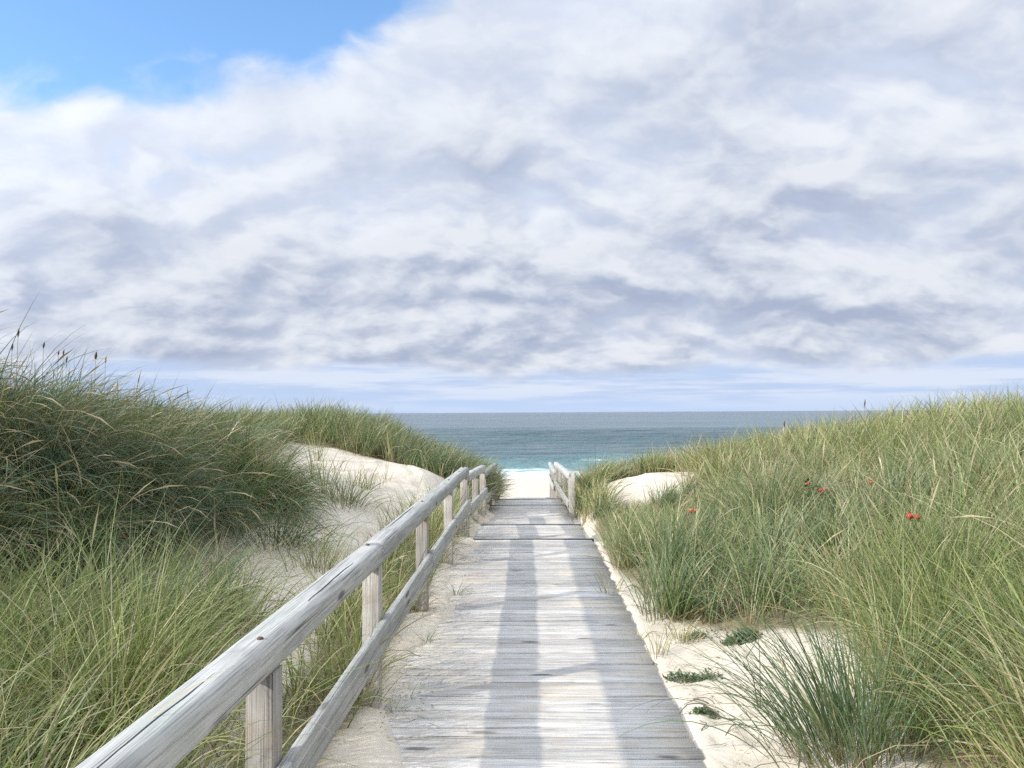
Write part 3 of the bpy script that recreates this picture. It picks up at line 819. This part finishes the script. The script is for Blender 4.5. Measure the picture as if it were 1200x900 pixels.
# ------------------------------------------------------------------ single tussocks and tufts
def tuft(name, x, y, n, L, rad, tone, dry, lean=.3, bend=.9, W=.006, wind=0.0, windk=.3, segs=6, label=None, cat='grass tussock', group=None, rlo=0.0, rhi=1.0, earp=.0):
    off = rng.normal(0, 1, (n, 2)) * rad
    px_, py_ = x + off[:, 0], y + off[:, 1]
    z = H(px_, py_) - .02 - H1(x, y)
    oa = np.arctan2(off[:, 1], off[:, 0]) + rng.normal(0, .4, n); ro = np.clip(np.hypot(off[:, 0], off[:, 1]) / rad, 0, 2.2)
    vx = np.cos(oa) * ro * .7 + windk * math.cos(wind) + rng.normal(0, .25, n); vy = np.sin(oa) * ro * .7 + windk * math.sin(wind) + rng.normal(0, .25, n)
    mag = np.hypot(vx, vy)
    dr = (rng.random(n) < dry) * rng.uniform(.6, 1, n)
    me = blade_mesh(name, np.stack([off[:, 0], off[:, 1], z], 1), np.arctan2(vy, vx),
                    np.clip(lean * (.35 + .65 * mag) * rng.uniform(.5, 1.4, n), .02, 1.3), np.clip(bend * (.4 + .6 * mag) * rng.uniform(.3, 1.6, n), 0, 2.4),
                    L * np.clip(rng.normal(1, .22, n), .3, 1.5), W * rng.uniform(.6, 1.3, n), rng.uniform(rlo, rhi, n),
                    np.clip(tone + rng.normal(0, .12, n), 0, 1), dr, rng.random(n) < earp, segs)
    o = link(name, me, M['grass'], None, (x, y, H1(x, y)))
    return tag(o, label, cat, group)

def tuft_px(px, py, *a, **k):
    x, y, _ = on_ground(px, py)
    return tuft('grass_tussock', x, y, *a, **k)

tuft_px(992, 885, 430, .78, .14, .30, .06, lean=.42, bend=.85, W=.0068, wind=3.0, windk=.35, segs=8, rhi=.5, label='large dark spiky tussock arching over the sand at the lower right')
tuft_px(85, 880, 320, .74, .16, .95, .22, lean=.42, bend=1.0, W=.0068, segs=8, label='bright yellow green tussock in the bottom left corner')
tuft_px(180, 810, 200, .70, .13, .85, .25, lean=.40, bend=1.0, W=.0066, segs=8, label='yellow green tussock with straw blades left of the near railing post')
tuft_px(262, 742, 240, .66, .14, .80, .15, lean=.38, bend=.9, W=.0072, segs=8, label='rounded light green tussock below the sandy gully')
tuft_px(372, 668, 120, .55, .12, .75, .2, lean=.36, bend=.9, W=.0075, segs=7, label='small pale tussock on the sandy gully beside the railing')
tuft_px(330, 640, 200, .62, .15, .15, .2, lean=.5, bend=1.2, W=.009, wind=-.4, windk=.7, segs=7, rhi=.7, label='dark drooping tussock at the foot of the left dune')
# tufts on the pale sand of the left hollow
for px, py, n, L, lb in ((373, 540, 26, .62, 'thin tall tuft at the upper left of the pale sand hollow'),
                         (369, 562, 22, .60, 'thin tuft beside the dark dune edge, on the pale sand'),
                         (381, 580, 34, .62, 'leafy tuft low on the left of the pale sand hollow'),
                         (418, 570, 18, .44, 'upright little tuft in the middle of the pale sand hollow'),
                         (432, 574, 20, .46, 'upright tuft with reddish foot right of the middle of the sand hollow'),
                         (448, 570, 6, .38, 'few single blades standing on open pale sand'),
                         (454, 564, 9, .44, 'slim upright tuft nearest the railing on the pale sand'),
                         (483, 546, 6, .30, 'tiny wisp of grass at the top right of the sand hollow'),
                         (397, 552, 8, .40, 'wispy tuft high in the sand hollow')):
    tuft_px(px, py, n, L, .05, .8, .25, lean=.22, bend=.6, W=.011, segs=5, label=lb, cat='grass tuft', group='tufts on the sand hollow')
tuft_px(408, 592, 150, .52, .15, .5, .2, lean=.55, bend=1.1, W=.010, label='low spreading clump at the bottom of the pale sand hollow', cat='grass tuft', group='tufts on the sand hollow')
# dry tufts at the posts and sprigs on the drifted sand
for k, lb in ((2, 'straw coloured tuft at the foot of the second railing post'), (3, 'straw coloured tuft at the foot of the third railing post'), (4, 'straw coloured tuft at the foot of the fourth railing post')):
    tuft('grass_tuft', PX - .075, PYS[k] - .02, 60, .30, .05, .8, .75, lean=.3, bend=.7, W=.006, label=lb, cat='grass tuft', group='dry tufts at post feet')
for px, py, n, L, lb in ((478, 826, 16, .16, 'small green sprig on drifted sand left of the planks'),
                         (462, 838, 8, .12, 'tiny flattened sprig beside the second post'),
                         (500, 754, 14, .16, 'small grey sprig on the sand between second and third post'),
                         (535, 698, 14, .20, 'fine sprig lying over the sandy deck edge'),
                         (1090, 620, 1, .1, None)):
    if lb is None: continue
    x, y, _ = on_ground(px, py)
    tuft('grass_sprig', x, y, n + 6, L, .012, .35, .3, lean=.8, bend=.8, W=.005, label=lb, cat='grass sprig', group='sprigs on the drifted sand')
for px, py, n, L, dry, lb in ((716, 700, 22, .42, .6, 'thin pale tuft on the sand beside the right deck edge'),
                         (800, 752, 55, .20, .7, 'dry yellowish tuft on the sand strip right of the deck'),
                         (772, 770, 30, .26, .8, 'straw tuft standing close to the right deck edge'),
                         (742, 758, 18, .14, .2, 'low dark sprig where planks meet sand on the right'),
                         (845, 722, 20, .62, .3, 'tall thin stems with red feet at the grass edge'),
                         (880, 735, 30, .66, .3, 'group of tall upright stems standing out on the sand')):
    x, y, _ = on_ground(px, py)
    tuft('grass_tuft', x, y, n, L, .045, .7, dry, lean=.3, bend=.8, W=.006, label=lb, cat='grass tuft', group='tufts on the right sand strip')

# ------------------------------------------------------------------ low herbs on the right sand strip
def leaf_cloud(soup, n, rx_, ry_, h, size):
    for i in range(n):
        a = random.uniform(0, 6.283); r = math.sqrt(random.random())
        x, y = rx_ * r * math.cos(a), ry_ * r * math.sin(a)
        z = h * (1 - r * r) * random.uniform(.2, 1.05) + .004
        leaf(soup, (x, y, z), random.uniform(0, 6.283), random.uniform(-.2, 1.1), size * random.uniform(.6, 1.3))
        if n < 120 or i % 6 == 0:
            tube(soup, [(0, 0, .0), (x * .55, y * .5, z * .3 + .008), (x, y, z)], [.0022, .0018, .0012], 4, .2)
def leaf(soup, p, az, el, L):
    d = np.array([math.cos(az) * math.cos(el), math.sin(az) * math.cos(el), math.sin(el)])
    s = np.array([-math.sin(az), math.cos(az), 0]); nrm = np.cross(s, d)
    p = np.array(p); w = L * .28
    V = [p, p + d*L*.35 + s*w - nrm*L*.06, p + d*L*.35 - s*w - nrm*L*.06, p + d*L*.75 + s*w*.7 - nrm*L*.05, p + d*L*.75 - s*w*.7 - nrm*L*.05, p + d*L - nrm*L*.12, p + d*L*.4 , p + d*L*.75]
    soup.add(V, [(0, 6, 1, 1)][:0], [(0, 6, 1), (0, 2, 6), (1, 6, 3), (6, 7, 3), (6, 2, 4), (6, 4, 7), (3, 7, 5), (7, 4, 5)], random.random())
def herb(px, py, n, rx_, ry_, h, size, mat, label, name='sandwort_mat'):
    x, y, z = on_ground(px, py)
    s = Soup(); leaf_cloud(s, n, rx_, ry_, h, size)
    s.V = [v + np.array([0, 0, H1(x + v[0, 0], y + v[0, 1]) - z]) for v in s.V]
    return tag(link(name, s.mesh(name), M[mat], None, (x, y, z - .012)), label, 'plant', 'low plants on the right sand strip')
herb(868, 752, 420, .14, .09, .09, .030, 'herb', 'compact bright green cushion plant on the sand below the right grass')
herb(830, 745, 70, .22, .12, .03, .022, 'herb', 'sparse creeping plant of tiny leaves left of the green cushion')
herb(800, 798, 240, .12, .08, .05, .026, 'herb', 'dark green low mat in the middle of the right sand strip', 'herb_mat')
herb(830, 796, 60, .10, .06, .06, .028, 'herb', 'small loose plant just right of the dark low mat', 'herb_mat')
herb(826, 838, 90, .09, .04, .035, .026, 'herb', 'narrow dark herb patch nearest the lower right deck edge', 'herb_mat')
herb(752, 792, 34, .12, .10, .02, .022, 'drymat', 'scattered brownish creeping leaves beside the plank ends', 'herb_mat')

# dead stems and twigs lying on the sand
def twig(px, py, pts, r, label, name='twig', fork=None):
    x, y, z = on_ground(px, py)
    s = Soup(); P = np.array(pts, float)
    t_ = np.linspace(0, len(P) - 1, 14); P = np.stack([np.interp(t_, range(len(P)), P[:, i]) for i in range(3)], 1)
    P[:, 2] += np.array([H1(x + a, y + b) - z for a, b in P[:, :2]])
    tube(s, P, np.linspace(r, r * .45, len(P)), 6)
    if fork is not None:
        F = np.array(fork, float); F[:, 2] += np.array([H1(x + a, y + b) - z for a, b in F[:, :2]])
        tube(s, F, np.linspace(r * .7, r * .3, len(F)), 5)
    return tag(link(name, s.mesh(name), M['twig'], None, (x, y, z)), label, 'twig', 'dry twigs on the sand')
twig(889, 832, [(0, 0, -.02), (-.02, .02, .16), (-.05, .05, .27)], .004, 'dead brown stalk standing on the sand with a forked top', 'dead_stalk', [(-.05, .05, .27), (.0, .06, .33), (.03, .06, .40)])
twig(891, 830, [(0, 0, -.02), (.005, .01, .25), (.002, .03, .46)], .003, 'thin straight dead stalk beside the forked one', 'dead_stalk')
twig(862, 844, [(0, 0, .0), (-.10, .10, .05), (-.22, .16, .04), (-.34, .12, .005)], .005, 'dark twig arching over the sand below the herb mat')
twig(830, 828, [(0, 0, .004), (-.05, .06, .02), (-.13, .05, .006)], .004, 'short bent twig near the lower deck edge')
twig(812, 820, [(0, 0, .004), (.06, -.04, .012), (.10, -.12, .004)], .003, 'short curled twig close to the dark herb mat')
twig(822, 858, [(0, 0, .004), (.04, .05, .02), (.02, .13, .004)], .0035, 'hooked twig on the sand at the bottom right')
twig(850, 868, [(0, 0, .004), (.05, .03, .012), (.12, .09, .004)], .003, 'little twig lowest on the right sand strip')
twig(520, 786, [(0, 0, .012), (-.10, .05, .03), (-.24, .06, .012)], .004, 'thin twig on the drifted sand left of the planks')

# ------------------------------------------------------------------ wild roses with hips among the right dune grass
def rose(px, py, up, hips, label, leaves=26, hip_mat='hip'):
    """hips: offsets (x, z) and sizes around the head of the plant"""
    x, y, z = on_ground(px, py + up)
    d = math.hypot(x, y)
    tz = CAM_H - (py - 483) / FPX * y - z        # height of the hips above the ground
    tx = (px - 620) / FPX * y - x
    root = empty('wild_rose', (x, y, z), label, 'rose bush', 'wild roses in the right dune grass')
    s = Soup()
    for k in range(3):
        a = random.uniform(-.06, .06); b_ = random.uniform(-.05, .05)
        tube(s, [(a, b_, -.03), (a + tx * .4, b_, tz * .5), (tx + a * .8, -.02 + b_ * .5, tz * .96)], [.004, .0035, .002], 5)
    link('stem', s.mesh('stem'), M['twig'], root)
    s = Soup()
    for k in range(leaves):
        f = random.uniform(.70, 1.02)
        leaf(s, (tx * f + random.gauss(0, .07), random.gauss(.02, .05), tz * f + random.gauss(-.02, .04)), random.uniform(0, 6.28), random.uniform(-.6, .8), random.uniform(.05, .09))
    link('foliage', s.mesh('foliage'), M['leaf'], root)
    for (hx, hz, hr) in hips:
        hx *= .8; hz *= .8; hr *= .8
        bm = bmesh.new(); bmesh.ops.create_uvsphere(bm, u_segments=14, v_segments=9, radius=hr)
        for v in bm.verts: v.co.z *= .82
        me = bpy.data.meshes.new('hip'); bm.to_mesh(me); bm.free()
        for p_ in me.polygons: p_.use_smooth = True
        o = link('hip', me, M[hip_mat], root, (tx + hx, -.14, tz + hz))
        s = Soup()
        for q in range(5):
            leaf(s, (0, 0, -hr * .8), q * 1.257, -.55, hr * 1.3)
        link('sepals', s.mesh('sepals'), M['twig'], o)
rose(1050, 602, 120, [(-.030, .0, .031), (.032, -.010, .027)], 'rose with two large deep red hips side by side', 12)
rose(948, 572, 50, [(-.12, .07, .025), (.03, -.02, .030), (.082, -.012, .025)], 'rose with dark leaves and a cluster of red hips on the slope', 46)
rose(1007, 565, 50, [(0, 0, .028), (.012, .035, .020)], 'rose with small pale red hip half hidden in tall grass', 10, 'hip_orange')
rose(806, 596, 45, [(-.022, 0, .034), (.034, -.004, .030)], 'rose with orange hips near the small sand patch', 8, 'hip_orange')

# ------------------------------------------------------------------ seed spikes standing above the skyline
def spike(px, py, Y, L, r, label, group):
    x = (px - 620) / FPX * Y; z = H1(x, Y); top = CAM_H - (py - 483) / FPX * Y - z
    root = empty('seed_stalk', (x, Y, z), label, 'seed stalk', group)
    s = Soup(); tube(s, [(-.03, 0, -.02), (-.01, 0, top * .5), (0, 0, top - L)], [.0035, .003, .0025], 5)
    link('stem', s.mesh('stem'), M['stalk'], root)
    s = Soup(); f = np.linspace(0, 1, 9); rr_ = r * np.interp(f, [0, .15, .5, .85, 1], [.35, .85, 1, .6, .1]) * (1 + .12 * np.sin(f * 40))
    tube(s, np.stack([.012 * f ** 2, 0 * f, top - L + L * f], 1), rr_, 7)
    link('seed_head', s.mesh('seed_head'), M['spike'], root)
G1 = 'dark seed stalks on the left dune skyline'
spike(11, 379, 8.2, .10, .011, 'tallest dark seed stalk, leftmost on the skyline', G1)
spike(4, 398, 8.0, .07, .010, 'short dark seed stalk at the very left picture edge', G1)
spike(42, 396, 8.4, .07, .011, 'dark seed stalk on top of the left dune, right of the tallest', G1)
spike(60, 406, 8.6, .06, .009, 'left one of two close reddish seed stalks', G1)
spike(66, 405, 8.7, .07, .009, 'right one of two close reddish seed stalks', G1)
spike(70, 413, 8.6, .07, .009, 'low dark seed stalk just after the reddish pair', G1)
spike(105, 408, 9.2, .10, .016, 'thick brown feathery seed stalk on the left dune', G1)
spike(117, 414, 9.4, .08, .010, 'slim dark seed stalk right of the feathery one', G1)
spike(916, 494, 13.0, .12, .014, 'dark seed stalk against the sea on the right dune', 'seed stalks on the right dune')
spike(1009, 470, 11.5, .12, .010, 'upright seed stalk on the right dune crest', 'seed stalks on the right dune')

# ------------------------------------------------------------------ straw, crumbs and bits of leaf strewn over the sand
def litter(n):
    xr = np.concatenate([rng.uniform(.92, 2.1, n), rng.uniform(-1.5, -.55, n // 2), rng.uniform(-3.6, -1.5, n // 2)])
    yr = np.concatenate([rng.uniform(2.6, 9.5, n), rng.uniform(2.8, 9.5, n // 2), rng.uniform(5, 14, n // 2)])
    k = vnoise(xr * 2.2, yr * 2.2) + .25 * rng.random(len(xr)) > .52
    xr, yr = xr[k], yr[k]; N = len(xr)
    zr = H(xr, yr); zr = np.where((xr > -.9) & (xr < .83), np.maximum(zr, .001), zr) + .003
    az = rng.uniform(0, 6.28, N)
    L = rng.gamma(2.0, .022, N) + .008
    me = blade_mesh('straw_litter', np.stack([xr, yr, zr], 1), az, np.full(N, 1.42) + rng.normal(0, .05, N), rng.uniform(0, .3, N), L,
                    rng.uniform(.002, .005, N), rng.random(N) * .8, rng.random(N) * .5, (rng.random(N) < .7) * rng.uniform(.5, 1, N), None, 3)
    tag(link('straw_litter', me, M['grass']), 'bits of dry straw and leaf strewn over the sand', 'litter', None, 'stuff')
litter(2600)
